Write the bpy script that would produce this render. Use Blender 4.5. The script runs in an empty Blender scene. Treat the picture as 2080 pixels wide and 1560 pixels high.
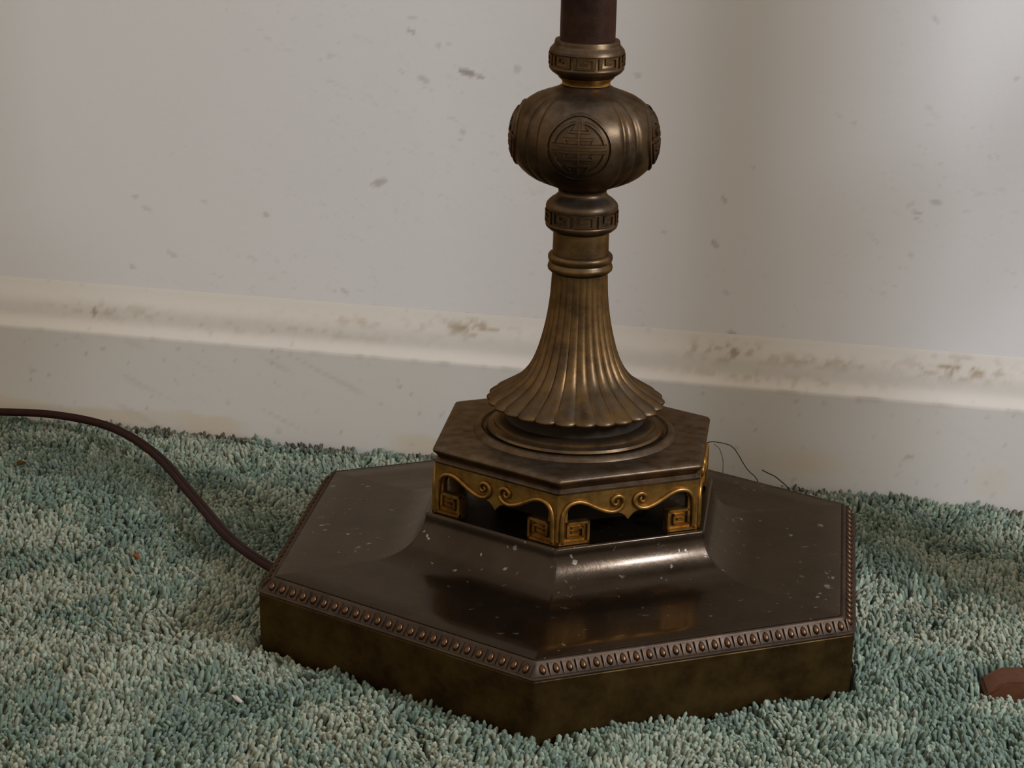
import bpy, bmesh, math, random
import numpy as np
from mathutils import Vector, Matrix

PI = math.pi
scene = bpy.context.scene
COL = scene.collection

# ------------------------------------------------------------------ camera
cam_d = bpy.data.cameras.new('camera')
cam_d.sensor_width = 36.0
cam_d.lens = 5239.95 / 2080 * 36.0
cam_d.clip_start = 0.02
cam = bpy.data.objects.new('camera', cam_d)
COL.objects.link(cam)
_r = Vector((0.99913839, 0.03352848, 0.02446074))
_u = Vector((-0.03324635, 0.29379873, 0.95528896))
_f = Vector((-0.02484285, 0.9552791, -0.29466028))
_m = Matrix((_r, _u, -_f)).transposed().to_4x4()
_m.translation = Vector((0.0, -1.0398, 0.418))
cam.matrix_world = _m
scene.camera = cam

# ------------------------------------------------------------------ world, window light, exposure
world = bpy.data.worlds.new('world')
scene.world = world
world.use_nodes = True
bg = world.node_tree.nodes['Background']
bg.inputs[0].default_value = (1.0, 0.885, 0.76, 1)
bg.inputs[1].default_value = 0.61

def area(name, loc, target, sx, sy, power, col):
    d = bpy.data.lights.new(name, 'AREA')
    d.shape = 'RECTANGLE'
    d.size, d.size_y = sx, sy
    d.energy = power
    d.color = col
    o = bpy.data.objects.new(name, d)
    COL.objects.link(o)
    o.location = loc
    o.rotation_euler = (Vector(target) - Vector(loc)).to_track_quat('-Z', 'Y').to_euler()
    return o
area('window_daylight', (0.72, -0.50, 0.58), (0.02, 0.0, 0.06), 0.12, 0.17, 6.7, (0.80, 0.87, 1.0))

scene.view_settings.view_transform = 'Standard'
scene.view_settings.look = 'None'
scene.view_settings.gamma = 1.0
scene.view_settings.use_curve_mapping = False
scene.view_settings.exposure = 0.0

# ------------------------------------------------------------------ helpers
rng = np.random.default_rng(7)

def tag(o, label=None, cat=None, group=None, kind=None):
    if label: o['label'] = label
    if cat: o['category'] = cat
    if group: o['group'] = group
    if kind: o['kind'] = kind
    return o

def empty(name, loc=(0, 0, 0)):
    o = bpy.data.objects.new(name, None)
    o.empty_display_size = 0.05
    COL.objects.link(o)
    o.location = loc
    return o

def mesh_obj(name, me, mat, parent=None, smooth=None):
    if mat is not None and not me.materials:
        me.materials.append(mat)
    if smooth is not None:
        me.polygons.foreach_set('use_smooth', [True] * len(me.polygons))
        me.set_sharp_from_angle(angle=math.radians(smooth))
    o = bpy.data.objects.new(name, me)
    COL.objects.link(o)
    if parent is not None:
        o.parent = parent
    return o

def from_bm(name, bm, mat, parent=None, smooth=40):
    bmesh.ops.recalc_face_normals(bm, faces=bm.faces)
    me = bpy.data.meshes.new(name)
    bm.to_mesh(me)
    bm.free()
    return mesh_obj(name, me, mat, parent, smooth)

def pydata(name, v, f, mat, parent=None, smooth=40):
    me = bpy.data.meshes.new(name)
    me.from_pydata([tuple(x) for x in v], [], f)
    me.update()
    return mesh_obj(name, me, mat, parent, smooth)

def ring_stack(rings, closed=False, cap=True):
    """rings: list of equally long point loops -> verts, faces"""
    n = len(rings[0])
    v = [p for r in rings for p in r]
    f = []
    m = len(rings)
    for i in range(m if closed else m - 1):
        a, b = i * n, ((i + 1) % m) * n
        for j in range(n):
            k = (j + 1) % n
            f.append((a + j, a + k, b + k, b + j))
    if cap and not closed:
        f.append(tuple(range(n - 1, -1, -1)))
        f.append(tuple((m - 1) * n + j for j in range(n)))
    return v, f

def lathe(name, prof, mat, parent, seg=72, mod=None, smooth=35):
    """prof: (r, z) from bottom to top in metres; mod(theta, r, z) -> r"""
    rings = []
    for r, z in prof:
        loop = []
        for j in range(seg):
            t = 2 * PI * j / seg
            rr = mod(t, r, z) if mod else r
            loop.append((rr * math.sin(t), -rr * math.cos(t), z))
        rings.append(loop)
    v, f = ring_stack(rings)
    return pydata(name, v, f, mat, parent, smooth)

HEX_A = -0.0911                                   # turn of the hexagon about the pole

def hex_loop(R, z, rc=0.003, seg=4):
    """hexagon with rounded corners"""
    pts = []
    rc = min(rc, R * 0.3)
    cdist = R - rc / math.cos(PI / 6)
    for k in range(6):
        t = HEX_A + PI / 3 * k
        cx, cy = cdist * math.sin(t), -cdist * math.cos(t)
        for s in range(seg + 1):
            a = t + (-PI / 6 + PI / 3 * s / seg)
            pts.append((cx + rc * math.sin(a), cy - rc * math.cos(a), z))
    return pts

def hex_lathe(name, prof, mat, parent, rc=0.003, smooth=28, cap=True):
    v, f = ring_stack([hex_loop(R, z, rc) for R, z in prof], cap=cap)
    return pydata(name, v, f, mat, parent, smooth)

def sample_spline(pts, n):
    """Catmull-Rom through points"""
    P = [np.array(p, float) for p in pts]
    P = [2 * P[0] - P[1]] + P + [2 * P[-1] - P[-2]]
    out = []
    m = len(P) - 3
    for i in range(m):
        a, b, c, d = P[i:i + 4]
        for s in range(n):
            t = s / n
            out.append(0.5 * ((2 * b) + (c - a) * t + (2 * a - 5 * b + 4 * c - d) * t * t + (3 * b - a - 3 * c + d) * t ** 3))
    out.append(P[-2])
    return out

def tube(path, radius, seg=8, up=(0, 0, 1), section=None):
    """sweep a round (or given) section along a 3-D path -> verts, faces"""
    path = [Vector(p) for p in path]
    up = Vector(up)
    rings = []
    for i, p in enumerate(path):
        t = (path[min(i + 1, len(path) - 1)] - path[max(i - 1, 0)]).normalized()
        side = t.cross(up)
        side = side.normalized() if side.length > 1e-6 else Vector((1, 0, 0))
        nn = side.cross(t).normalized()
        r = radius[i] if hasattr(radius, '__len__') else radius
        if section:
            rings.append([tuple(p + side * (a * r) + nn * (b * r)) for a, b in section])
        else:
            rings.append([tuple(p + side * (math.cos(2 * PI * k / seg) * r) + nn * (math.sin(2 * PI * k / seg) * r)) for k in range(seg)])
    return ring_stack(rings)

def join_vf(parts):
    V, F = [], []
    for v, f in parts:
        o = len(V)
        V += list(v)
        F += [tuple(i + o for i in q) for q in f]
    return V, F

def vnoise(x, y, seed=0):
    """smooth value noise in 0..1 for numpy arrays"""
    g = np.random.default_rng(seed).random((256, 256))
    xi, yi = np.floor(x).astype(int), np.floor(y).astype(int)
    fx, fy = x - xi, y - yi
    fx, fy = fx * fx * (3 - 2 * fx), fy * fy * (3 - 2 * fy)
    a, b = g[xi & 255, yi & 255], g[(xi + 1) & 255, yi & 255]
    c, d = g[xi & 255, (yi + 1) & 255], g[(xi + 1) & 255, (yi + 1) & 255]
    return (a * (1 - fx) + b * fx) * (1 - fy) + (c * (1 - fx) + d * fx) * fy

def fbm(x, y, seed=0, octs=4):
    s, a, t = 0, 1.0, 0
    for o in range(octs):
        s = s + a * vnoise(x * 2 ** o + 17 * o, y * 2 ** o + 31 * o, seed + o)
        t += a
        a *= 0.5
    return s / t

# ------------------------------------------------------------------ materials
def new_mat(name):
    m = bpy.data.materials.new(name)
    m.use_nodes = True
    nt = m.node_tree
    return m, nt, nt.nodes['Principled BSDF']

def N(nt, typ, **kw):
    n = nt.nodes.new(typ)
    for k, v in kw.items():
        setattr(n, k, v)
    return n

def mix(nt, fac, a, b):
    n = N(nt, 'ShaderNodeMix', data_type='RGBA')
    for sock, val in ((n.inputs[0], fac), (n.inputs[6], a), (n.inputs[7], b)):
        if isinstance(val, bpy.types.NodeSocket):
            nt.links.new(val, sock)
        else:
            sock.default_value = val if not isinstance(val, tuple) else (*val, 1)[:4]
    return n.outputs[2]

def noise(nt, scale, detail=4, rough=0.6, vec=None):
    n = N(nt, 'ShaderNodeTexNoise')
    n.inputs['Scale'].default_value = scale
    n.inputs['Detail'].default_value = detail
    n.inputs['Roughness'].default_value = rough
    if vec is not None:
        nt.links.new(vec, n.inputs['Vector'])
    return n.outputs['Fac']

def ramp(nt, fac, lo, hi):
    n = N(nt, 'ShaderNodeMapRange')
    n.inputs[1].default_value = lo
    n.inputs[2].default_value = hi
    nt.links.new(fac, n.inputs[0])
    return n.outputs[0]

def mul(nt, a, b):
    n = N(nt, 'ShaderNodeMath', operation='MULTIPLY')
    for s, v in ((n.inputs[0], a), (n.inputs[1], b)):
        if isinstance(v, bpy.types.NodeSocket):
            nt.links.new(v, s)
        else:
            s.default_value = v
    return n.outputs[0]

def metal(name, base, tint, metallic, rough, dust=0.25, specks=0.0, spec=0.5, scale=60, edge=(0.8, 0.6, 0.4), coat=0.0, coat_rough=0.15, dustcol=(0.10, 0.088, 0.072)):
    """aged metal: two tones of patina, settled dust, a few pale specks"""
    m, nt, b = new_mat(name)
    tc = N(nt, 'ShaderNodeTexCoord').outputs['Object']
    c = mix(nt, ramp(nt, noise(nt, scale, 5, 0.65, tc), 0.38, 0.66), base, tint)
    dn = ramp(nt, noise(nt, scale * 2.3, 4, 0.6, tc), 0.3, 0.75)
    geo = N(nt, 'ShaderNodeNewGeometry')
    sep = N(nt, 'ShaderNodeSeparateXYZ')
    nt.links.new(geo.outputs['True Normal'], sep.inputs[0])
    d = mul(nt, mul(nt, ramp(nt, sep.outputs[2], 0.1, 0.95), dn), dust)
    c = mix(nt, d, c, dustcol)
    if specks:
        s = ramp(nt, noise(nt, 260, 2, 0.5, tc), 0.68, 0.73)
        s2 = ramp(nt, noise(nt, 28, 2, 0.5, tc), 0.44, 0.56)
        c = mix(nt, mul(nt, mul(nt, s, s2), specks), c, (0.30, 0.27, 0.22))
    nt.links.new(c, b.inputs['Base Color'])
    b.inputs['Metallic'].default_value = metallic
    b.inputs['Specular IOR Level'].default_value = spec
    b.inputs['Specular Tint'].default_value = (*edge, 1)
    b.inputs['Coat Weight'].default_value = coat
    b.inputs['Coat Roughness'].default_value = coat_rough
    rr = N(nt, 'ShaderNodeMapRange')
    rr.inputs[3].default_value = rough - 0.06
    rr.inputs[4].default_value = rough + 0.12
    nt.links.new(noise(nt, scale * 1.7, 4, 0.6, tc), rr.inputs[0])
    nt.links.new(rr.outputs[0], b.inputs['Roughness'])
    bp = N(nt, 'ShaderNodeBump')
    bp.inputs['Strength'].default_value = 0.10
    bp.inputs['Distance'].default_value = 0.0006
    nt.links.new(noise(nt, 420, 3, 0.6, tc), bp.inputs['Height'])
    nt.links.new(bp.outputs[0], b.inputs['Normal'])
    return m

M_PLATE = metal('brown_lacquered_metal', (0.054, 0.038, 0.025), (0.038, 0.025, 0.015), 0.90, 0.25, dust=0.45, specks=1.0, spec=0.1, scale=40, edge=(0.68, 0.61, 0.53), dustcol=(0.050, 0.038, 0.027), coat=0.16, coat_rough=0.13)
M_SKIRT = metal('olive_brown_metal', (0.080, 0.048, 0.015), (0.034, 0.019, 0.007), 0.75, 0.48, dust=0.2, spec=0.2, scale=70, edge=(0.4, 0.3, 0.16))
M_MOULD = metal('dusty_bronze_moulding', (0.085, 0.056, 0.038), (0.050, 0.034, 0.025), 0.7, 0.45, dust=0.6, spec=0.3, scale=90, edge=(0.4, 0.32, 0.24), dustcol=(0.090, 0.072, 0.054))
M_BEAD = metal('copper_worn_bead', (0.150, 0.072, 0.032), (0.040, 0.026, 0.018), 0.85, 0.32, dust=0.5, scale=300, edge=(0.5, 0.35, 0.25))
M_BRONZE = metal('dark_bronze', (0.120, 0.072, 0.036), (0.052, 0.034, 0.020), 0.85, 0.38, dust=1.0, spec=0.3, scale=80, edge=(0.5, 0.38, 0.26), dustcol=(0.158, 0.128, 0.098))
M_STEM = metal('bronze_stem', (0.175, 0.098, 0.036), (0.062, 0.039, 0.020), 0.86, 0.38, dust=1.0, spec=0.3, scale=80, edge=(0.5, 0.36, 0.22), dustcol=(0.115, 0.095, 0.074))
M_GOLD = metal('worn_gold_brass', (0.40, 0.215, 0.055), (0.17, 0.088, 0.024), 0.92, 0.36, dust=0.25, spec=0.3, scale=120, edge=(0.8, 0.6, 0.35))
M_POLE = metal('maroon_brown_pole', (0.066, 0.032, 0.021), (0.030, 0.016, 0.012), 0.7, 0.40, dust=0.1, spec=0.25, scale=60, edge=(0.5, 0.36, 0.28))
M_DARK = metal('dark_core_and_shade', (0.030, 0.022, 0.016), (0.018, 0.013, 0.010), 0.3, 0.6, dust=0.3, spec=0.2)  # near-black of the inner core; also paints the shade under the stem rim

def painted(name, paint, dirt_col):
    m, nt, b = new_mat(name)
    tc = N(nt, 'ShaderNodeTexCoord').outputs['Object']
    at = N(nt, 'ShaderNodeAttribute', attribute_name='dirt')
    sp = N(nt, 'ShaderNodeSeparateColor')
    nt.links.new(at.outputs['Color'], sp.inputs[0])
    c = mix(nt, ramp(nt, noise(nt, 9, 3, 0.5, tc), 0.3, 0.7), paint, tuple(x * 0.965 for x in paint))
    c = mix(nt, sp.outputs[0], c, dirt_col)
    c = mix(nt, sp.outputs[1], c, (0.66, 0.54, 0.37))
    nt.links.new(c, b.inputs['Base Color'])
    b.inputs['Roughness'].default_value = 0.48
    b.inputs['Specular IOR Level'].default_value = 0.35
    bp = N(nt, 'ShaderNodeBump')
    bp.inputs['Strength'].default_value = 0.12
    bp.inputs['Distance'].default_value = 0.0008
    nt.links.new(noise(nt, 190, 3, 0.6, tc), bp.inputs['Height'])
    nt.links.new(bp.outputs[0], b.inputs['Normal'])
    return m

M_WALL = painted('off_white_wall_paint', (0.79, 0.755, 0.72), (0.26, 0.195, 0.135))
M_BASE = painted('cream_gloss_trim_paint', (0.69, 0.655, 0.605), (0.24, 0.165, 0.095))
M_BASE.node_tree.nodes['Principled BSDF'].inputs['Roughness'].default_value = 0.55

def simple(name, col, rough=0.6, spec=0.3):
    m, nt, b = new_mat(name)
    tc = N(nt, 'ShaderNodeTexCoord').outputs['Object']
    c = mix(nt, ramp(nt, noise(nt, 220, 4, 0.6, tc), 0.3, 0.7), col, tuple(x * 0.7 for x in col))
    nt.links.new(c, b.inputs['Base Color'])
    b.inputs['Roughness'].default_value = rough
    b.inputs['Specular IOR Level'].default_value = spec
    return m

M_CORD = simple('brown_cord_vinyl', (0.034, 0.012, 0.009), 0.6, 0.1)
M_WOOD = simple('reddish_brown_wood', (0.125, 0.048, 0.022), 0.6, 0.2)
M_THREAD = simple('dark_green_thread', (0.030, 0.036, 0.028), 0.8, 0.1)
M_BACK = simple('carpet_backing', (0.050, 0.065, 0.055), 0.95, 0.0)
M_CRUMB = simple('brown_crumb', (0.10, 0.045, 0.018), 0.9, 0.0)
M_SCRAP = simple('pale_scrap', (0.62, 0.56, 0.46), 0.9, 0.0)
M_DUST = simple('grey_dust_fluff', (0.085, 0.070, 0.052), 1.0, 0.0)

M_PILE, _nt, _b = new_mat('teal_carpet_yarn')
_a = N(_nt, 'ShaderNodeAttribute', attribute_name='tint')
_nt.links.new(_a.outputs['Color'], _b.inputs['Base Color'])
_b.inputs['Roughness'].default_value = 0.85
_b.inputs['Specular IOR Level'].default_value = 0.12
_b.inputs['Sheen Weight'].default_value = 0.15

# ------------------------------------------------------------------ the setting: wall, baseboard, floor
WALL_A = math.atan(-0.174)
WALL_O = (0.0, 0.1809, 0.0)                        # front face of the baseboard
WALL_BACK = 0.011                                  # wall plane behind that face

def uneven(lo, hi, flo, fhi, step, coarse):
    a = np.arange(lo, flo, coarse)
    b = np.arange(flo, fhi, step)
    c = np.arange(fhi, hi + coarse, coarse)
    return np.concatenate([a, b, c])

def grid_faces(nx, nz):
    i, j = np.meshgrid(np.arange(nx - 1), np.arange(nz - 1), indexing='ij')
    a = (i * nz + j).ravel()
    return np.stack([a, a + nz, a + nz + 1, a + 1], 1)

def big_mesh(name, V, F):
    me = bpy.data.meshes.new(name)
    V = np.asarray(V, np.float32)
    F = np.asarray(F, np.int32)
    k = F.shape[1]
    me.vertices.add(len(V))
    me.vertices.foreach_set('co', V.ravel())
    me.loops.add(F.size)
    me.loops.foreach_set('vertex_index', F.ravel())
    me.polygons.add(len(F))
    me.polygons.foreach_set('loop_start', np.arange(0, F.size, k, dtype=np.int32))
    me.polygons.foreach_set('loop_total', np.full(len(F), k, np.int32))
    me.update(calc_edges=True)
    return me

def color_attr(me, name, rgb):
    a = me.color_attributes.new(name, 'FLOAT_COLOR', 'POINT')
    c = np.ones((len(rgb), 4), np.float32)
    c[:, :3] = rgb
    a.data.foreach_set('color', c.ravel())

# scuffs on the wall: (along the wall, height, half length, half width, tilt, strength)
WALL_MARKS = [
    (-0.0891, 0.2112, 0.00193, 0.00072, -25, 0.5),
    (-0.0884, 0.2177, 0.00193, 0.00072, -10, 0.3),
    (-0.0755, 0.205, 0.00145, 0.00097, -60, 0.3),
    (-0.0826, 0.1881, 0.00241, 0.00121, -20, 0.35),
    (-0.0605, 0.1924, 0.00338, 0.00121, -15, 0.8),
    (-0.0543, 0.1908, 0.00193, 0.00097, -10, 0.6),
    (-0.0701, 0.2058, 0.00121, 0.00072, -20, 0.25),
    (-0.0938, 0.1911, 0.00145, 0.00048, -20, 0.3),
    (-0.0624, 0.1631, 0.00145, 0.00121, 0, 0.35),
    (-0.0635, 0.1588, 0.00097, 0.00048, 0, 0.3),
    (-0.1044, 0.135, 0.00338, 0.00145, 25, 0.5),
    (-0.163, 0.114, 0.00145, 0.00097, -20, 0.4),
    (-0.2318, 0.1185, 0.00121, 0.00072, -20, 0.4),
    (-0.2254, 0.1125, 0.00217, 0.00072, -20, 0.25),
    (-0.2131, 0.0903, 0.00217, 0.00097, -20, 0.35),
    (-0.2339, 0.0817, 0.00145, 0.00097, -10, 0.35),
    (-0.1953, 0.1185, 0.00145, 0.00072, -10, 0.3),
    (-0.1218, 0.0775, 0.00241, 0.00072, -35, 0.4),
    (-0.1269, 0.0776, 0.00121, 0.00072, -20, 0.3),
    (-0.0361, 0.1958, 0.00145, 0.00145, -60, 0.3),
    (0.023, 0.1963, 0.00145, 0.00097, -30, 0.35),
    (0.0674, 0.1385, 0.00193, 0.00072, -65, 0.45),
    (0.0641, 0.1162, 0.00193, 0.00097, -50, 0.5),
    (0.0393, 0.1201, 0.00121, 0.00072, -30, 0.3),
    (0.0755, 0.0711, 0.00241, 0.00145, -20, 0.45),
    (0.0708, 0.0923, 0.00145, 0.00072, -30, 0.25),
    (0.0808, 0.1552, 0.00121, 0.00072, -40, 0.3),
    (0.1682, 0.1445, 0.00241, 0.00097, -10, 0.4),
    (0.1605, 0.1384, 0.00241, 0.00072, -15, 0.4),
    (0.1607, 0.1353, 0.00169, 0.00048, -15, 0.35),
    (0.1568, 0.1425, 0.00193, 0.00072, 40, 0.2),
    (0.1585, 0.1177, 0.00145, 0.00097, -30, 0.25),
    (0.162, 0.231, 0.00217, 0.00072, -60, 0.3),
    (0.2013, 0.2056, 0.00121, 0.00097, 0, 0.3),
    (0.1417, 0.1233, 0.00217, 0.00048, -40, 0.2),
    (0.1204, 0.1829, 0.00169, 0.00048, -35, 0.25),
    (0.1615, 0.1896, 0.00169, 0.00072, -10, 0.25),
    (0.1275, 0.1799, 0.00121, 0.00072, -20, 0.25),
    (-0.0581, 0.0703, 0.00217, 0.00072, -30, 0.35)]

def build_wall():
    xs = uneven(-1.6, 1.6, -0.34, 0.26, 0.0013, 0.09)
    zs = uneven(-0.02, 2.4, 0.05, 0.262, 0.0013, 0.09)
    X, Z = np.meshgrid(xs, zs, indexing='ij')
    d = np.zeros_like(X)
    wob = fbm(X * 420, Z * 420, 3, 3)
    for x, z, a, b, ang, s in WALL_MARKS:
        t = math.radians(ang)
        u = (X - x) * math.cos(t) + (Z - z) * math.sin(t)
        w = -(X - x) * math.sin(t) + (Z - z) * math.cos(t)
        q = (u / (a * 1.25)) ** 2 + (w / (b * 1.25)) ** 2
        d = np.maximum(d, 0.85 * s * np.clip(1.5 - q - (wob - 0.5) * 1.8, 0, 1))
    fine = np.clip((fbm(X * 230, Z * 520 + X * 190, 11, 3) - 0.70) * 6, 0, 1) * 0.16
    fine *= np.clip((fbm(X * 14, Z * 14, 5, 2) - 0.42) * 5, 0, 1)
    d = np.maximum(d, fine)
    yel = np.clip((fbm(X * 7, Z * 7, 23, 3) - 0.45) * 2, 0, 1) * 0.05
    V = np.stack([X.ravel(), np.full(X.size, WALL_BACK), Z.ravel()], 1)
    me = big_mesh('wall_back', V, grid_faces(len(xs), len(zs)))
    color_attr(me, 'dirt', np.stack([d.ravel(), yel.ravel(), 0 * yel.ravel()], 1))
    o = mesh_obj('wall_back', me, M_WALL)
    o.location = WALL_O
    o.rotation_euler = (0, 0, WALL_A)
    tag(o, 'off-white painted wall with small brown scuff marks', kind='structure')

def build_baseboard():
    # section, from the carpet up: flat board, rounded lip, hollow, small upper bead, wall
    prof = [(0.0, -0.012), (0.0, 0.010), (0.0, 0.02), (0.0, 0.03), (0.0, 0.04), (0.0, 0.0482), (0.0007, 0.0489), (0.0017, 0.0496), (0.0030, 0.0507),
            (0.0041, 0.0522), (0.0047, 0.0538), (0.0050, 0.0555), (0.0053, 0.0575), (0.0057, 0.0595), (0.0063, 0.0614),
            (0.0071, 0.0631), (0.0079, 0.0646), (0.0087, 0.0661), (0.0094, 0.0676), (0.0100, 0.0690), (0.0105, 0.0704), (0.0112, 0.0718)]
    # refine
    P = [np.array(prof[0])]
    for a, b in zip(prof[:-1], prof[1:]):
        a, b = np.array(a), np.array(b)
        n = max(1, int(np.linalg.norm(b - a) / 0.0016))
        P += [a + (b - a) * (k + 1) / n for k in range(n)]
    P = np.array(P)
    xs = uneven(-1.6, 1.6, -0.34, 0.26, 0.0014, 0.09)
    nx, nz = len(xs), len(P)
    X = np.repeat(xs[:, None], nz, 1)
    Yp = np.repeat(P[None, :, 0], nx, 0)
    Z = np.repeat(P[None, :, 1], nx, 0)
    # brown grime that has settled along the moulding
    grime = np.zeros_like(X)
    for cx, cz, wx, wz, s in ((-0.056, 0.0645, 0.020, 0.0045, 0.75), (-0.105, 0.0635, 0.045, 0.0030, 0.35), (0.073, 0.0635, 0.022, 0.0045, 0.75),
                              (0.120, 0.0620, 0.050, 0.0030, 0.45), (0.186, 0.0640, 0.024, 0.0050, 0.80), (0.095, 0.0525, 0.05, 0.0025, 0.4),
                              (-0.245, 0.0590, 0.030, 0.0035, 0.45), (-0.17, 0.0560, 0.08, 0.0030, 0.35)):
        g = np.exp(-((X - cx) / wx) ** 2 - ((Z - cz) / wz) ** 2) * s
        grime = np.maximum(grime, g)
    n1 = fbm(X * 260, Z * 420, 41, 4)
    d = grime * np.clip((n1 - 0.50) * 6, 0, 1)
    d += grime * 0.22
    d = np.maximum(d, 0.85 * np.clip(1.4 - ((X + 0.2531) / 0.0016) ** 2 - ((Z - 0.0577) / 0.0026) ** 2, 0, 1))
    # scuff at the sharp lip and hair cracks in the board
    d = np.maximum(d, np.exp(-((Z - 0.0476) / 0.0009) ** 2) * np.clip((fbm(X * 150, Z * 30, 51, 3) - 0.55) * 5, 0, 1) * 0.5)
    sl = X * 0.45 + Z
    crk = np.clip((vnoise(sl * 330, X * 26, 61) - 0.80) * 8, 0, 1) * np.clip((fbm(X * 10, Z * 10, 63, 2) - 0.42) * 5, 0, 1) * 0.18
    d = np.maximum(d, crk * (Z < 0.046))
    d = np.maximum(d, np.clip((fbm(X * 300, Z * 300, 71, 2) - 0.83) * 8, 0, 1) * 0.4)
    # yellowed old paint low on the board and over the moulding
    low = np.clip((0.0105 + 0.006 * (fbm(X * 26, X * 0, 81, 3) - 0.55) * 2 - Z) / 0.0012, 0, 1)
    low *= np.clip((fbm(X * 16, Z * 5, 83, 2) - 0.42) * 6, 0, 1) * 0.65
    st = 0.5 * np.exp(-((X - 0.112) / 0.028) ** 2 - ((Z - 0.012) / 0.009) ** 2) + 0.35 * np.exp(-((X - 0.205) / 0.012) ** 2 - ((Z - 0.011) / 0.010) ** 2)
    yel = np.maximum(np.maximum(low, st * (0.5 + fbm(X * 60, Z * 60, 85, 3))), 0.10 + 0.12 * (Z > 0.047))
    V = np.stack([X.ravel(), Yp.ravel(), Z.ravel()], 1)
    me = big_mesh('baseboard_back', V, grid_faces(nx, nz))
    color_attr(me, 'dirt', np.stack([np.clip(d, 0, 1).ravel(), np.clip(yel, 0, 1).ravel(), 0 * yel.ravel()], 1))
    o = mesh_obj('baseboard_back', me, M_BASE, smooth=50)
    o.location = WALL_O
    o.rotation_euler = (0, 0, WALL_A)
    tag(o, 'cream painted moulded baseboard with brown grime', kind='structure')

def wall_y(x):
    return WALL_O[1] - 0.174 * x

PILE_BOTTOM = -0.0115
RUNNER = dict(x0=0.1690, y0=-0.0790)

def build_floor():
    v = [(-1.7, -2.6, PILE_BOTTOM), (1.7, -2.6, PILE_BOTTOM), (1.7, wall_y(1.7) + 0.02, PILE_BOTTOM), (-1.7, wall_y(-1.7) + 0.02, PILE_BOTTOM)]
    v += [(x, y, z - 0.02) for x, y, z in v]
    f = [(0, 1, 2, 3), (7, 6, 5, 4), (0, 4, 5, 1), (1, 5, 6, 2), (2, 6, 7, 3), (3, 7, 4, 0)]
    o = pydata('floor', v, f, M_BACK, None, None)
    tag(o, 'floor under the teal carpet', kind='structure')

def in_hex(x, y, R):
    ap = R * math.cos(PI / 6)
    ok = np.ones_like(x, bool)
    for k in range(6):
        t = HEX_A + PI / 6 + PI / 3 * k
        ok &= (x * math.sin(t) - y * math.cos(t)) < ap
    return ok

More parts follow.
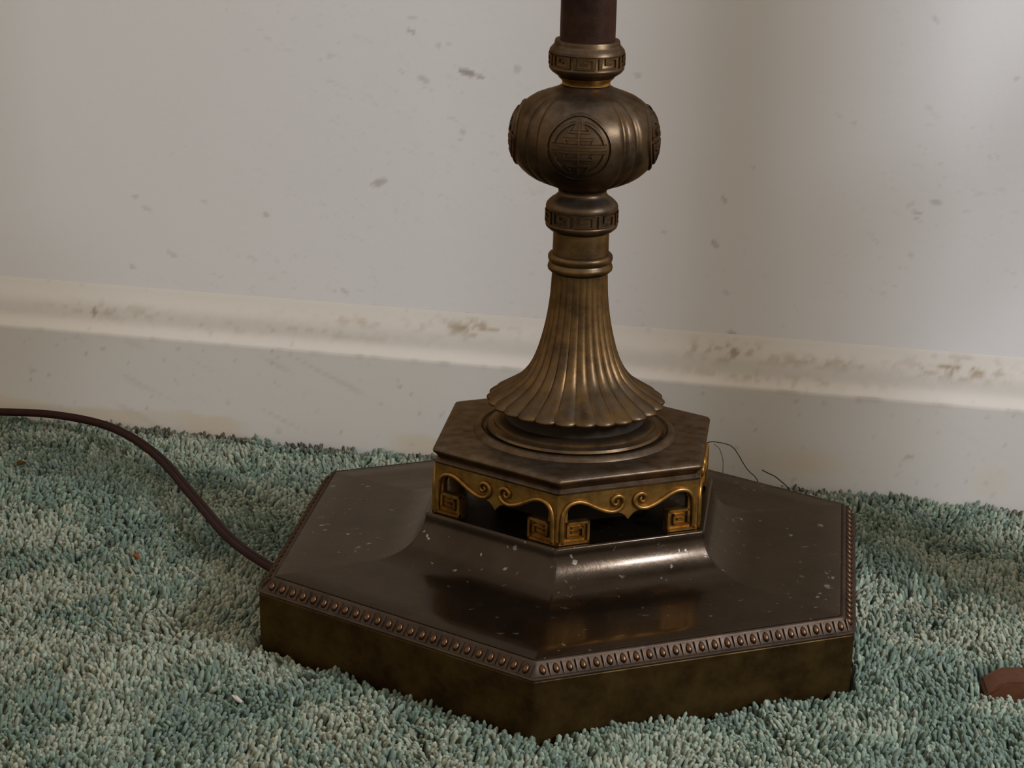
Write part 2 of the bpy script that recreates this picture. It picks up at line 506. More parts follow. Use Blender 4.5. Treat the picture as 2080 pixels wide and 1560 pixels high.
def build_carpet():
    sp = 0.00190
    xs = np.arange(-0.38, 0.31, sp)
    ys = np.arange(-0.29, 0.25, sp)
    X, Y = np.meshgrid(xs, ys, indexing='ij')
    X = X + (np.arange(len(ys)) % 2)[None, :] * sp / 2
    X, Y = X.ravel(), Y.ravel()
    n = len(X)
    X = X + rng.normal(0, sp * 0.30, n)
    Y = Y + rng.normal(0, sp * 0.30, n)
    keep = (Y < wall_y(X) - 0.0018) & ~in_hex(X, Y, 0.1405)
    keep &= ~((X > RUNNER['x0'] - 0.0015) & (abs(Y - RUNNER['y0'] - 0.010) < 0.0108))
    X, Y = X[keep], Y[keep]
    n = len(X)
    # pile lies in clumps: a slow lean field plus tuft-scale lean
    ang = 2 * PI * (fbm(X * 26, Y * 26, 101, 2) * 2.2) + rng.normal(0, 0.9, n)
    lean = 0.0004 + 0.0026 * fbm(X * 60, Y * 60, 103, 2) + np.abs(rng.normal(0, 0.0010, n))
    lx, ly = np.cos(ang) * lean, np.sin(ang) * lean
    hgt = 0.0112 + 0.0050 * (fbm(X * 55, Y * 55, 105, 3) - 0.5) + rng.normal(0, 0.0008, n)
    # trodden hollows and partings
    part = np.clip(1 - np.abs(fbm(X * 15, Y * 15, 107, 2) - 0.5) / 0.018, 0, 1)
    hgt -= 0.0036 * part
    edge = wall_y(X) - Y
    hgt += 0.0026 * np.exp(-(edge / 0.012) ** 2) * (fbm(X * 90, Y * 90, 109, 2) - 0.2)
    near = in_hex(X, Y, 0.1465)
    rad = np.hypot(X, Y)
    lx = np.where(near, lx + X / rad * 0.0010, lx)
    ly = np.where(near, ly + Y / rad * 0.0010, ly)
    # pile is pushed aside by the foot of the stand
    yf = Y - RUNNER['y0'] - 0.010
    nf = (np.abs(yf) < 0.020) & (X > RUNNER['x0'] - 0.008)
    ly = np.where(nf & (np.abs(yf) > 0.009), np.sign(yf) * np.abs(ly), ly)
    lx = np.where(nf & (X < RUNNER['x0'] + 0.001), -np.abs(lx), lx)
    # do not lean into the baseboard
    toofar = (Y + ly) > wall_y(X) - 0.0016
    ly = np.where(toofar, -np.abs(ly), ly)
    lean_r = rng.uniform(0.00080, 0.00125, n)
    S = 4
    levels = ((0.0, 0.70, 0.0), (0.70, 1.0, 0.45), (0.93, 0.90, 0.90))
    tw = rng.uniform(0, 2 * PI, n)
    ring = []
    for h, rr, l in levels:
        for k in range(S):
            a = tw + 2 * PI * k / S + h * 1.1
            ring.append(np.stack([X + lx * l + np.cos(a) * lean_r * rr, Y + ly * l + np.sin(a) * lean_r * rr, PILE_BOTTOM + hgt * h], 1))
    ring.append(np.stack([X + lx, Y + ly, PILE_BOTTOM + hgt], 1))
    V = np.stack(ring, 1)                                  # n, 13, 3
    nv = len(ring)
    tris = []
    for i in range(len(levels) - 1):
        for k in range(S):
            a, b = i * S + k, i * S + (k + 1) % S
            c, d = a + S, b + S
            tris += [(a, b, d), (a, d, c)]
    top = (len(levels) - 1) * S
    for k in range(S):
        tris.append((top + k, top + (k + 1) % S, nv - 1))
    T = np.array(tris, np.int64)
    F = (np.arange(n)[:, None, None] * nv + T[None]).reshape(-1, 3)
    me = big_mesh('carpet_pile', V.reshape(-1, 3), F)
    # yarn colours: heathered teal, pale sage, blue-grey and a little beige
    pal = np.array([(0.125, 0.190, 0.150), (0.345, 0.395, 0.325), (0.160, 0.225, 0.215), (0.410, 0.400, 0.320), (0.225, 0.300, 0.240), (0.285, 0.285, 0.210)])
    w1, w2 = fbm(X * 34, Y * 34, 201, 3), fbm(X * 12, Y * 12, 203, 2)
    pick = rng.random((n, 6)) ** 0.5
    pick[:, 0] += 0.50 - w1
    pick[:, 2] += (0.46 - w1) * 0.9 - 0.08
    pick[:, 1] += (w1 - 0.5) * 1.3
    pick[:, 3] += (w1 - 0.52) * 1.2 + (w2 - 0.5) * 0.8 - 0.10
    pick[:, 5] += (w2 - 0.5) * 1.2 - 0.22
    c = pal[np.argmax(pick, 1)]
    c = (c * 0.70 + pal.mean(0) * 0.30) * np.array((0.90, 0.90, 0.82))
    c = c * rng.uniform(0.70, 1.25, n)[:, None]
    # soiled rim along the baseboard
    soil = np.clip(1.5 - edge / 0.010, 0, 1) * np.clip((fbm(X * 40, Y * 40, 207, 2) - 0.28) * 4, 0, 1)
    c = c * (1 - 0.88 * soil[:, None]) + np.array((0.078, 0.062, 0.043)) * 0.88 * soil[:, None]
    cols = np.repeat(c[:, None, :], nv, 1).reshape(-1, 3)
    color_attr(me, 'tint', cols)
    o = mesh_obj('carpet_pile', me, M_PILE, smooth=180)
    tag(o, 'teal green heathered cut-pile carpet covering the floor', 'carpet', kind='stuff')

build_wall()
build_baseboard()
build_floor()
build_carpet()

# ------------------------------------------------------------------ the floor lamp
lamp = empty('floor_lamp', (0, 0, 0))
tag(lamp, 'antique bronze floor lamp with hexagonal base, fluted stem and round melon knop', 'lamp')

# --- hexagonal foot: skirt, edge moulding with beads, top plate with cove
hex_lathe('base_skirt', [(0.1385, -0.0110), (0.1392, -0.0102), (0.1400, 0.0218), (0.1396, 0.0224), (0.1300, 0.0226)], M_SKIRT, lamp, rc=0.0025)
mould = hex_lathe('edge_moulding', [(0.1300, 0.0200), (0.1388, 0.0222), (0.1404, 0.0226), (0.1406, 0.0232), (0.1400, 0.0237), (0.1392, 0.0236),
                                    (0.1388, 0.0238), (0.1354, 0.0276), (0.1353, 0.0281), (0.1347, 0.0286), (0.1340, 0.0287), (0.1335, 0.0284), (0.1300, 0.0270)],
                  M_MOULD, lamp, rc=0.0022, smooth=50)

def bead_mesh():
    # pointed egg lying on the sloping face, local x along the side, y outward, z up the slope
    rings = []
    for u in np.linspace(-1, 1, 7):
        w = math.sqrt(max(0.02, 1 - u * u)) * (1 - 0.12 * u)
        rings.append([(0.00140 * w * math.cos(a), 0.00115 * w * math.sin(a), 0.0021 * u) for a in np.linspace(0, 2 * PI, 8, endpoint=False)])
    v, f = ring_stack(rings)
    me = bpy.data.meshes.new('bead')
    me.from_pydata(v, [], f)
    me.materials.append(M_BEAD)
    me.polygons.foreach_set('use_smooth', [True] * len(me.polygons))
    return me

def dart_mesh():
    rings = []
    for u in np.linspace(-1, 1, 5):
        w = 1.0 - 0.5 * (u < 0) * abs(u)
        rings.append([(0.00048 * w * math.cos(a), 0.00095 * w * math.sin(a), 0.0023 * u) for a in np.linspace(0, 2 * PI, 6, endpoint=False)])
    return ring_stack(rings)

_bm = bead_mesh()
NB = 24
slope = math.atan2(0.0038, 0.0034 * math.cos(PI / 6))
dv, df = [], []
for k in range(6):
    t = HEX_A + PI / 6 + PI / 3 * k
    out = Vector((math.sin(t), -math.cos(t), 0))
    along = Vector((math.cos(t), math.sin(t), 0))
    upv = (Vector((0, 0, 1)) * math.sin(slope) - out * math.cos(slope)).normalized()
    nrm = along.cross(upv).normalized()
    if nrm.dot(out) < 0:
        nrm = -nrm
    ctr = out * (0.1371 * math.cos(PI / 6)) + Vector((0, 0, 0.0257))
    side = 0.1374
    for i in range(NB):
        s = (-0.5 + (i + 0.5) / NB) * (side - 0.002)
        m = Matrix((along, nrm, upv)).transposed().to_4x4()
        m.translation = ctr + along * s
        b = bpy.data.objects.new('bead', _bm)
        COL.objects.link(b)
        b.parent = mould
        b.matrix_local = m
        m2 = m.copy()
        m2.translation = ctr + along * (s + (side - 0.002) / NB / 2)
        v, f = dart_mesh()
        o = len(dv)
        dv += [tuple(m2 @ Vector(p)) for p in v]
        df += [tuple(q + o for q in g) for g in f]
pydata('dart_row', dv, df, M_MOULD, mould, 60)

plate = []
plate += [(0.1300, 0.0272), (0.1331, 0.0278), (0.1330, 0.0286), (0.1322, 0.0289)]
plate += [(0.120, 0.0291), (0.108, 0.0293), (0.100, 0.0296), (0.0945, 0.0300)]
cz0, crad = 0.0300, 0.0185
for e in np.linspace(86, 0, 16):
    e = math.radians(e)
    plate.append((0.0672 + (crad * 1.30) * (1 - math.cos(e)), cz0 + crad * (1 - math.sin(e)) * 0.97))
plate += [(0.0670, 0.0484), (0.0664, 0.0488), (0.030, 0.0488)]
base_top = hex_lathe('base_top_plate', plate, M_PLATE, lamp, rc=0.0018, smooth=32)
tag(base_top, 'dark brown lacquered hexagonal plate rising in a concave cove')

# --- pierced pedestal box
ZP0, ZP1 = 0.0487, 0.0702                        # fretwork panels
RP = 0.0632
hex_lathe('inner_core', [(0.036, 0.0486), (0.036, 0.0705)], M_DARK, lamp, rc=0.004)
ped = hex_lathe('pedestal_top', [(0.050, 0.0698), (RP - 0.0008, 0.0698), (RP + 0.0003, 0.0703), (RP + 0.0005, 0.0711), (RP - 0.0004, 0.0718), (RP - 0.0012, 0.0724),
                                 (RP - 0.0008, 0.0734), (RP + 0.0004, 0.0744), (RP + 0.0012, 0.0750), (RP + 0.0014, 0.0760), (RP + 0.0008, 0.0769), (RP - 0.0006, 0.0774),
                                 (RP - 0.0030, 0.0776), (0.0575, 0.0777), (0.030, 0.0779)], M_BRONZE, lamp, rc=0.0022, smooth=40)

SCROLL = [(0.0020, 0.0008), (0.0020, 0.0060), (0.0021, 0.0105), (0.0028, 0.0142), (0.0050, 0.0172), (0.0086, 0.0181), (0.0122, 0.0172), (0.0160, 0.0152), (0.0200, 0.0133), (0.0238, 0.0122),
          (0.0272, 0.0128), (0.0291, 0.0151), (0.0284, 0.0178), (0.0262, 0.0187), (0.0243, 0.0175), (0.0243, 0.0157), (0.0256, 0.0150), (0.0266, 0.0160), (0.0261, 0.0171)]

def panel_mesh():
    h, W, th = ZP1 - ZP0, RP, 0.0028
    low = [(0.0044, 0.0125), (0.0046, 0.0145), (0.0060, 0.0166), (0.0086, 0.0174), (0.0122, 0.0165), (0.0160, 0.0145), (0.0200, 0.0126), (0.0238, 0.0115), (0.0272, 0.0113), (0.0296, 0.0102), (W / 2, 0.0080)]
    low = [tuple(q) for q in sample_spline(low, 4)]
    parts = []
    for sgn in (1, -1):
        rings = []
        for x, z in low:
            xx = (x - W / 2) * sgn
            rings.append([(xx, 0, z), (xx, 0, h), (xx, th, h), (xx, th, z)])
        parts.append(ring_stack(rings))
        x0, x1 = sorted(((0 - W / 2) * sgn, (0.0045 - W / 2) * sgn))
        parts.append(bar_box(x0, x1, 0.0, h, 0.0, th))
        x0, x1 = sorted(((0.0044 - W / 2) * sgn, (0.0142 - W / 2) * sgn))
        parts.append(bar_box(x0, x1, 0.0, 0.0096, 0.0, th))
    v, f = join_vf(parts)
    me = bpy.data.meshes.new('fretwork_panel')
    me.from_pydata(v, [], f)
    bm = bmesh.new(); bm.from_mesh(me); bmesh.ops.recalc_face_normals(bm, faces=bm.faces); bm.to_mesh(me); bm.free()
    me.materials.append(M_GOLD)
    return me

def bar_box(x0, x1, z0, z1, y0, y1):
    v = [(x0, y0, z0), (x1, y0, z0), (x1, y0, z1), (x0, y0, z1), (x0, y1, z0), (x1, y1, z0), (x1, y1, z1), (x0, y1, z1)]
    f = [(0, 1, 2, 3), (7, 6, 5, 4), (0, 4, 5, 1), (1, 5, 6, 2), (2, 6, 7, 3), (3, 7, 4, 0)]
    return v, f

def scroll_mesh(sign):
    pts = SCROLL
    pp = sample_spline(pts, 5)
    path = [((x - RP / 2) * sign, -0.0004, z) for x, z in pp]
    n = len(path)
    rad = [0.00100 * (1.0 if i < n * 0.72 else 1.0 - 0.35 * (i / n - 0.72) / 0.28) for i in range(n)]
    v, f = tube(path, rad, 8, up=(0, 1, 0))
    me = bpy.data.meshes.new('scroll')
    me.from_pydata(v, [], f)
    me.materials.append(M_GOLD)
    bm = bmesh.new(); bm.from_mesh(me); bmesh.ops.recalc_face_normals(bm, faces=bm.faces); bm.to_mesh(me); bm.free()
    me.polygons.foreach_set('use_smooth', [True] * len(me.polygons))
    return me

def foot_mesh(sign):
    # square foot with a sunk square spiral: raised frame and bars
    b = []
    y0, y1 = -0.0012, 0.0003
    t = 0.0010
    x0, x1, z0, z1 = 0.0040, 0.0140, 0.0004, 0.0098
    b.append(bar_box(0.0004, x1, z0, z0 + 0.0012, y0, y1))
    b.append(bar_box(x1 - t, x1, z0, z1, y0, y1))
    b.append(bar_box(x0, x1, z1 - t, z1, y0, y1))
    b.append(bar_box(x0, x0 + t, z0 + 0.0028, z1, y0, y1))
    b.append(bar_box(x0, x1 - 0.0026, z0 + 0.0026, z0 + 0.0034, y0, y1))
    b.append(bar_box(x1 - 0.0034, x1 - 0.0026, z0 + 0.0026, z1 - 0.0022, y0, y1))
    b.append(bar_box(x0 + 0.0022, x1 - 0.0026, z1 - 0.0030, z1 - 0.0022, y0, y1))
    b.append(bar_box(x0 + 0.0022, x0 + 0.0054, z0 + 0.0046, z0 + 0.0054, y0, y1))
    v, f = join_vf(b)
    v = [((x - RP / 2) * sign, y, z) for x, y, z in v]
    me = bpy.data.meshes.new('square_foot')
    me.from_pydata(v, [], f)
    bm = bmesh.new(); bm.from_mesh(me); bmesh.ops.recalc_face_normals(bm, faces=bm.faces); bm.to_mesh(me); bm.free()
    me.materials.append(M_GOLD)
    return me

_pm, _sm, _fm = panel_mesh(), {1: scroll_mesh(1), -1: scroll_mesh(-1)}, {1: foot_mesh(1), -1: foot_mesh(-1)}
for k in range(6):
    t = HEX_A + PI / 6 + PI / 3 * k
    pn = bpy.data.objects.new('fretwork_panel', _pm)
    COL.objects.link(pn)
    pn.parent = lamp
    ap = RP * math.cos(PI / 6)
    pn.location = (ap * math.sin(t), -ap * math.cos(t), ZP0)
    pn.rotation_euler = (0, 0, t)
    tag(pn, 'gold pierced panel with paired scrolls over an open arch')
    for s in (1, -1):
        for nm, me in (('scroll', _sm[s]), ('square_foot', _fm[s])):
            o = bpy.data.objects.new(nm, me)
            COL.objects.link(o)
            o.parent = pn

# --- round seat of the stem on the box
lathe('seat_ring', [(0.030, 0.0778), (0.0430, 0.0778), (0.0424, 0.0788), (0.0413, 0.0796), (0.0404, 0.0799), (0.0396, 0.0797), (0.0390, 0.0790), (0.0384, 0.0786), (0.030, 0.0786)], M_BRONZE, lamp, 96)
lathe('gold_ring', [(0.030, 0.0786), (0.0366, 0.0788), (0.0372, 0.0796), (0.0366, 0.0806), (0.0352, 0.0811), (0.0344, 0.0815), (0.0343, 0.0824), (0.0333, 0.0831), (0.0318, 0.0834), (0.0290, 0.0836), (0.020, 0.0836)], M_STEM, lamp, 96)
lathe('stem_recess_shade', [(0.0200, 0.0834), (0.0292, 0.0835), (0.0286, 0.0850), (0.0286, 0.0905), (0.020, 0.0906)], M_DARK, lamp, 64)  # recess wall under the rim; near-black colour stands in for its shade

# --- fluted flaring stem
NF = 26
_fl = [(0.0300, 0.0902), (0.0345, 0.0904), (0.0368, 0.0908), (0.0372, 0.0914), (0.0370, 0.0920), (0.0357, 0.0931), (0.0335, 0.0944), (0.0312, 0.0958), (0.0288, 0.0973), (0.0262, 0.0990), (0.0240, 0.1008), (0.0222, 0.1026),
       (0.0206, 0.1047), (0.0194, 0.1068), (0.0183, 0.1090), (0.0173, 0.1115), (0.0162, 0.1147), (0.0153, 0.1180), (0.0145, 0.1212), (0.0137, 0.1250), (0.0130, 0.1290), (0.0124, 0.1335), (0.01195, 0.1380),
       (0.0117, 0.1425), (0.0116, 0.1472), (0.0105, 0.1476)]

def flute(t, r, z):
    ph = (t * NF / (2 * PI)) % 1.0
    amp = 0.00035 + 0.00155 * min(1.0, max(0.0, (r - 0.0116) / 0.020))
    if z > 0.1465:
        amp *= max(0.0, (0.1474 - z) / 0.0009)
    return r + amp * (abs(math.sin(PI * ph)) ** 0.75 - 0.72)
lathe('fluted_stem', _fl, M_STEM, lamp, NF * 10, flute, smooth=55)

lathe('double_ring', [(0.0110, 0.1472), (0.0126, 0.1478), (0.0134, 0.1486), (0.0136, 0.1496), (0.0133, 0.1507), (0.0126, 0.1514), (0.0126, 0.1517), (0.0132, 0.1522), (0.0135, 0.1534), (0.0134, 0.1544), (0.0129, 0.1551), (0.0117, 0.1554)], M_STEM, lamp, 80, smooth=60)
lathe('stem_neck', [(0.0110, 0.1550), (0.0117, 0.1554), (0.0116, 0.1600), (0.0116, 0.1650), (0.0108, 0.1652)], M_STEM, lamp, 72)

# --- collars with key pattern
lowc = lathe('lower_collar', [(0.0100, 0.1644), (0.0118, 0.1647), (0.0130, 0.1653), (0.0138, 0.1660), (0.0147, 0.1668), (0.0150, 0.1676), (0.0149, 0.1684), (0.0146, 0.1686), (0.0146, 0.1742), (0.0149, 0.1744), (0.0150, 0.1754), (0.0147, 0.1764), (0.0139, 0.1774),
                              (0.0128, 0.1784), (0.0117, 0.1791), (0.0109, 0.1798), (0.0102, 0.1805), (0.0099, 0.1814), (0.0101, 0.1822), (0.0092, 0.1830)], M_BRONZE, lamp, 80, smooth=50)
lathe('neck_ring', [(0.0088, 0.2253), (0.0099, 0.2262), (0.0098, 0.2272), (0.0102, 0.2279), (0.0112, 0.2287), (0.0116, 0.2293), (0.0108, 0.2297)], M_GOLD, lamp, 72, smooth=50)
upc = lathe('upper_collar', [(0.0100, 0.2292), (0.0117, 0.2295), (0.0121, 0.2299), (0.0132, 0.2306), (0.0143, 0.2314), (0.0152, 0.2325), (0.0154, 0.2332), (0.0152, 0.2338), (0.0150, 0.2340),
                             (0.0151, 0.2392), (0.0154, 0.2394), (0.0152, 0.2404), (0.0145, 0.2412), (0.0139, 0.2419), (0.0134, 0.2425), (0.0133, 0.2436), (0.0130, 0.2443), (0.0114, 0.2446)], M_BRONZE, lamp, 80, smooth=50)

def key_mesh(r, z0, z1, arc):
    """one squared spiral of the key band, curved round the collar"""
    bars = [(0.04, 0.92, 0.00, 0.13), (0.78, 0.92, 0.00, 0.98), (0.30, 0.92, 0.84, 0.98), (0.30, 0.44, 0.40, 0.98), (0.30, 0.62, 0.40, 0.54), (0.04, 0.17, 0.00, 1.0)]
    parts = []
    for a0, a1, b0, b1 in bars:
        n = max(2, int((a1 - a0) * 8) + 1)
        v = []
        for rr in (r - 0.0003, r + 0.00055):
            for i in range(n):
                t = (a0 + (a1 - a0) * i / (n - 1) - 0.5) * arc
                for b in (b0, b1):
                    z = z0 + (z1 - z0) * b
                    v.append((rr * math.sin(t), -rr * math.cos(t), z))
        f = []
        h = 2 * n
        for i in range(n - 1):
            a = 2 * i
            f += [(h + a, h + a + 2, h + a + 3, h + a + 1), (a, a + 2, h + a + 2, h + a), (a + 1, h + a + 1, h + a + 3, a + 3)]
        f += [(0, h, h + 1, 1), (h - 2, h - 1, 2 * h - 1, 2 * h - 2)]
        parts.append((v, f))
    v, f = join_vf(parts)
    me = bpy.data.meshes.new('key_motif')
    me.from_pydata(v, [], f)
    bm = bmesh.new(); bm.from_mesh(me); bmesh.ops.recalc_face_normals(bm, faces=bm.faces); bm.to_mesh(me); bm.free()
    return me

for par, r, z0, z1, mt, off in ((lowc, 0.0147, 0.1689, 0.1739, M_BRONZE, 0.10), (upc, 0.0151, 0.2343, 0.2389, M_STEM, -0.05)):
    km = key_mesh(r, z0, z1, 2 * PI / 9)
    km.materials.append(mt)
    for k in range(9):
        o = bpy.data.objects.new('key_motif', km)
        COL.objects.link(o)
        o.parent = par
        o.rotation_euler = (0, 0, off + 2 * PI * k / 9)

# --- melon knop with four round medallions
BALL = [(0.0098, 0.1822), (0.0112, 0.1834), (0.0140, 0.1846), (0.0175, 0.1859), (0.0205, 0.1873), (0.0231, 0.1890), (0.0254, 0.1911), (0.0273, 0.1933), (0.0287, 0.1958), (0.0296, 0.1985), (0.0300, 0.2015), (0.03005, 0.2046),
        (0.0298, 0.2075), (0.0293, 0.2101), (0.0285, 0.2125), (0.0272, 0.2150), (0.0255, 0.2172), (0.0232, 0.2193), (0.0205, 0.2211), (0.0174, 0.2224), (0.0140, 0.2236), (0.0115, 0.2247), (0.0104, 0.2254), (0.0096, 0.2258)]
LOBE0 = math.radians(-4)

def melon(t, r, z):
    d = ((t - LOBE0 + PI / 4) % (PI / 2)) - PI / 4            # angle from the lobe centre, +-45 deg
    q = abs(math.degrees(d))
    w = min(1.0, max(0.0, (r - 0.0120) / 0.012))
    groove = 0.0011 * math.exp(-((q - 38.5) / 2.2) ** 2) + 0.0004 * math.exp(-((q - 45) / 3.0) ** 2) * 0
    belly = 0.0007 * (1 - (min(q, 38.5) / 38.5) ** 2)
    return r + w * (belly - groove - 0.0003)
ball = lathe('melon_knop', BALL, M_BRONZE, lamp, 240, melon, smooth=60)
_bz = np.array([z for r, z in BALL]); _br = np.array([r for r, z in BALL])

def on_ball(x, z, h):
    """point of the front lobe, x along the girth from its centre, z height, h above the surface"""
    r0 = float(np.interp(z, _bz, _br))
    t = x / 0.0300
    rr = melon(t + LOBE0, r0, z) + h
    return (rr * math.sin(t), -rr * math.cos(t), z)

MZ = 0.2052

def ribbon(pts, wid, h0=-0.0005, h1=0.0009):
    """raised strip on the knop following 2-D points (medallion plane, metres)"""
    P = [np.array(p, float) for p in pts]
    rings = []
    for i, p in enumerate(P):
        a, b = P[max(i - 1, 0)], P[min(i + 1, len(P) - 1)]
        d = (b - a) / (np.linalg.norm(b - a) + 1e-12)
        nrm = np.array((-d[1], d[0]))
        l, r_ = p + nrm * wid / 2, p - nrm * wid / 2
        l2, r2 = p + nrm * wid * 0.3, p - nrm * wid * 0.3
        rings.append([on_ball(l[0], MZ + l[1], h0), on_ball(l2[0], MZ + l2[1], h1), on_ball(r2[0], MZ + r2[1], h1), on_ball(r_[0], MZ + r_[1], h0)])
    return ring_stack(rings)

def seg(a, b, n=6):
    return [(a[0] + (b[0] - a[0]) * i / n, a[1] + (b[1] - a[1]) * i / n) for i in range(n + 1)]

def arc(r, a0, a1, n=24, sx=1.0):
    return [(sx * r * math.cos(math.radians(a0 + (a1 - a0) * i / n)), r * math.sin(math.radians(a0 + (a1 - a0) * i / n))) for i in range(n + 1)]

def medallion_mesh():
    p = [ribbon(arc(0.0132, 0, 360, 64), 0.0012), ribbon(arc(0.0105, 12, 78, 14), 0.0013), ribbon(arc(0.0105, 102, 168, 14), 0.0013),
         ribbon(arc(0.0105, 192, 258, 14), 0.0013), ribbon(arc(0.0105, 282, 348, 14), 0.0013)]
    for z in (0.0014, -0.0012):
        p.append(ribbon(seg((-0.0112, z), (0.0112, z), 12), 0.0014))
    for s in (1, -1):
        p.append(ribbon(seg((0, s * 0.0014), (0, s * 0.0104), 6), 0.0014))
        p.append(ribbon(seg((-0.0062, s * 0.0040), (0.0062, s * 0.0040), 8), 0.0012))
        p.append(ribbon(seg((-0.0046, s * 0.0068), (0.0046, s * 0.0068), 6), 0.0012))
        for q in (1, -1):
            p.append(ribbon(seg((q * 0.0062, s * 0.0040), (q * 0.0050, s * 0.0022), 3), 0.0011))
            p.append(ribbon(seg((q * 0.0046, s * 0.0068), (q * 0.0030, s * 0.0090), 3), 0.0011))
    v, f = join_vf(p)
    me = bpy.data.meshes.new('medallion')
    me.from_pydata(v, [], f)
    bm = bmesh.new(); bm.from_mesh(me); bmesh.ops.recalc_face_normals(bm, faces=bm.faces); bm.to_mesh(me); bm.free()
    me.materials.append(M_BRONZE)
    me.polygons.foreach_set('use_smooth', [True] * len(me.polygons))
    me.set_sharp_from_angle(angle=math.radians(50))
    return me
_mm = medallion_mesh()
for k in range(4):
    o = bpy.data.objects.new('medallion', _mm)
    COL.objects.link(o)
    o.parent = ball
    o.rotation_euler = (0, 0, LOBE0 + PI / 2 * k)
    tag(o, 'raised round medallion with a stylised longevity sign')

lathe('pole', [(0.0105, 0.2440), (0.0113, 0.2444), (0.0113, 0.30), (0.0113, 0.60), (0.0113, 1.10), (0.0100, 1.1004)], M_POLE, lamp, 64)

# --- twin-core flex leaving the foot
cp = [(-0.60, 0.262, 0.0035), (-0.48, 0.236, 0.0035), (-0.38, 0.2180, 0.004), (-0.330, 0.2150, 0.005), (-0.2965, 0.2172, 0.006), (-0.2651, 0.2120, 0.007), (-0.2336, 0.1918, 0.008), (-0.2045, 0.1520, 0.008), (-0.1765, 0.0920, 0.008),
      (-0.1535, 0.0400, 0.009), (-0.1345, 0.0070, 0.0105), (-0.118, -0.016, 0.012)]
path = sample_spline(cp, 10)
prof8 = [(1.62, 0.0), (1.45, 0.62), (0.95, 0.98), (0.42, 0.86), (0.0, 0.52), (-0.42, 0.86), (-0.95, 0.98), (-1.45, 0.62), (-1.62, 0.0), (-1.45, -0.62), (-0.95, -0.98), (-0.42, -0.86), (0.0, -0.52), (0.42, -0.86), (0.95, -0.98), (1.45, -0.62)]
v, f = tube(path, 0.00160, section=prof8)
cord = pydata('power_cord', v, f, M_CORD, lamp, 50)
tag(cord, 'dark brown twin flex curving over the carpet to the left')

# ------------------------------------------------------------------ small things on the carpet
def plank(name, outline, y0, y1, mat, parent, ch=0.0012):
    '''board cut to an outline in the x-z plane, arrises eased'''
    bm = bmesh.new()
    vs = [bm.verts.new((x, y0, z)) for x, z in outline]
    fc = bm.faces.new(vs)
    r = bmesh.ops.extrude_face_region(bm, geom=[fc])
    for g in r['geom']:
        if isinstance(g, bmesh.types.BMVert):
            g.co.y = y1
    bmesh.ops.bevel(bm, geom=list(bm.edges), offset=ch, segments=2, affect='EDGES')
    return from_bm(name, bm, mat, parent, 35)

stand = empty('foot_with_shadow_stand', (0.314, -0.069, PILE_BOTTOM))  # only the foot tip is in view; the rest is added to shade the wall
tag(stand, 'low reddish-brown wooden foot tip at the right edge, with an added unseen stand that shades the wall', 'stand')
def sp_(pts):
    return [(x - 0.314, z - PILE_BOTTOM) for x, z in pts]
plank('foot', sp_([(0.1690, -0.0110), (0.1690, -0.0030), (0.1760, 0.0022), (0.21, 0.0040), (0.27, 0.020), (0.358, 0.020), (0.45, 0.0045), (0.456, 0.0), (0.456, -0.0110)]), -0.0085, 0.0085, M_WOOD, stand)
plank('shadow_upright', sp_([(0.282, 0.018), (0.338, 0.018), (0.338, 0.486), (0.282, 0.486)]), -0.008, 0.008, M_WOOD, stand)  # unseen; placed to cast the broad dark band on the wall
plank('shadow_brace', sp_([(0.337, 0.244), (0.337, 0.266), (0.551, 0.486), (0.572, 0.486)]), -0.008, 0.008, M_WOOD, stand)  # unseen; angled to cast the diagonal dark band on the wall
plank('top', sp_([(0.250, 0.485), (0.660, 0.485), (0.660, 0.507), (0.250, 0.507)]), -0.075, 0.080, M_WOOD, stand)  # unseen; added to finish the invented stand

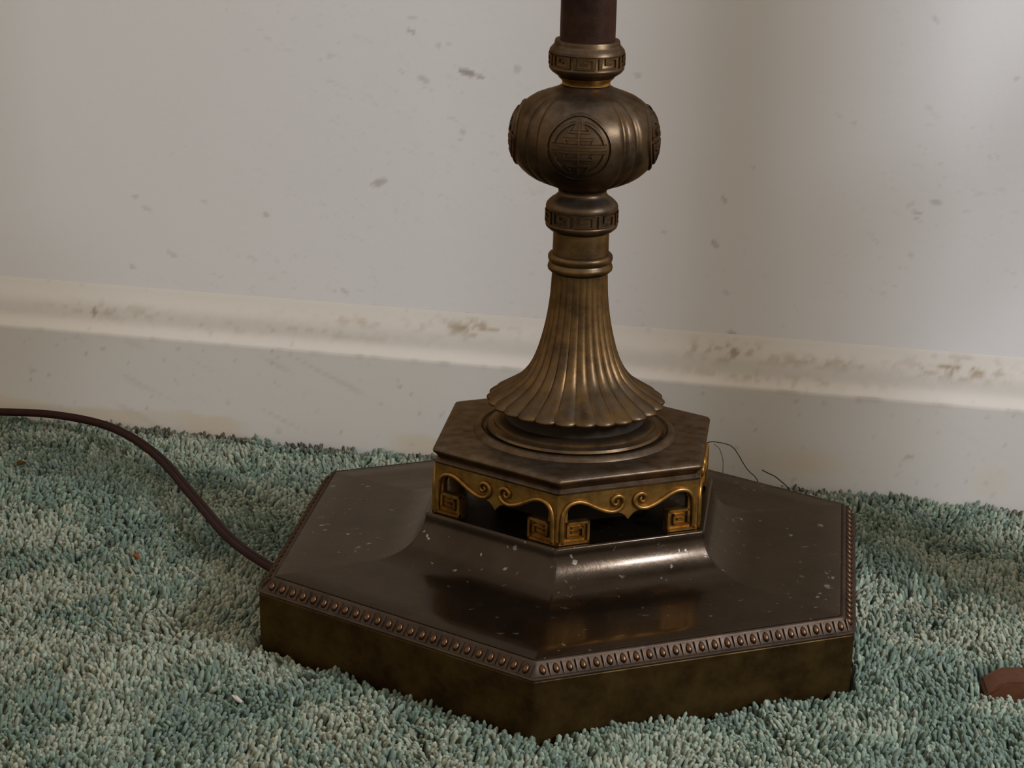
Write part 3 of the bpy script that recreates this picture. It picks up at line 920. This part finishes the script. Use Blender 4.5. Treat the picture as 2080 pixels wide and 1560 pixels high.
def blob(name, loc, size, mat, label, cat, rot=0.0, seed=1, group=None):
    bm = bmesh.new()
    bmesh.ops.create_icosphere(bm, subdivisions=2, radius=1.0)
    r = random.Random(seed)
    for q in bm.verts:
        q.co *= 1 + r.uniform(-0.28, 0.28)
        q.co.x *= size[0]; q.co.y *= size[1]; q.co.z *= size[2]
    o = from_bm(name, bm, mat, None, 60)
    o.location = loc
    o.rotation_euler = (0, 0.25, rot)
    tag(o, label, cat, group)
    return o

blob('crumb', (-0.2715, 0.1520, 0.0015), (0.0028, 0.0014, 0.0011), M_CRUMB, 'brown crumb on the carpet near the left edge below the cord', 'crumb', 0.9, 1)
blob('crumb', (-0.1935, 0.0320, 0.0012), (0.0019, 0.0011, 0.0009), simple('orange_crumb', (0.26, 0.09, 0.03), 0.9, 0.0), 'small orange crumb on the carpet left of the lamp base', 'crumb', -0.4, 2)
blob('paper_scrap', (-0.1283, -0.1165, 0.0008), (0.0026, 0.0011, 0.0006), M_SCRAP, 'tiny pale scrap on the carpet in front of the lamp at lower left', 'scrap', -0.7, 3)

def thread(name, pts, rad, label):
    v, f = tube([tuple(p) for p in sample_spline(pts, 8)], rad, 6, up=(0, 1, 0.01))
    o = pydata(name, v, f, M_THREAD, None, 60)
    tag(o, label, 'thread')
thread('loose_thread', [(0.052, 0.1655, 0.004), (0.058, 0.1648, 0.0150), (0.066, 0.1634, 0.0204), (0.0744, 0.162, 0.0202), (0.078, 0.1613, 0.0185), (0.0806, 0.1609, 0.0152), (0.0827, 0.1605, 0.0118), (0.085, 0.1601, 0.0085), (0.0868, 0.1598, 0.0066), (0.0897, 0.1593, 0.0040), (0.093, 0.158, -0.002)],
       0.00022, 'long looping dark thread standing up behind the lamp pedestal')
thread('loose_thread', [(0.0684, 0.163, 0.0198), (0.0712, 0.1625, 0.0174), (0.0728, 0.1622, 0.0134), (0.0734, 0.1621, 0.0099), (0.0734, 0.1621, 0.0040), (0.0734, 0.1615, -0.002)],
       0.00014, 'thin short thread hanging straight down inside the thread loop')
thread('loose_thread', [(0.0921, 0.1549, 0.0098), (0.095, 0.1544, 0.0085), (0.0984, 0.1538, 0.0071), (0.1013, 0.1533, 0.0050), (0.1048, 0.1527, 0.0020), (0.107, 0.152, -0.003)],
       0.00026, 'short straight dark fibre sticking out of the carpet right of the loop')
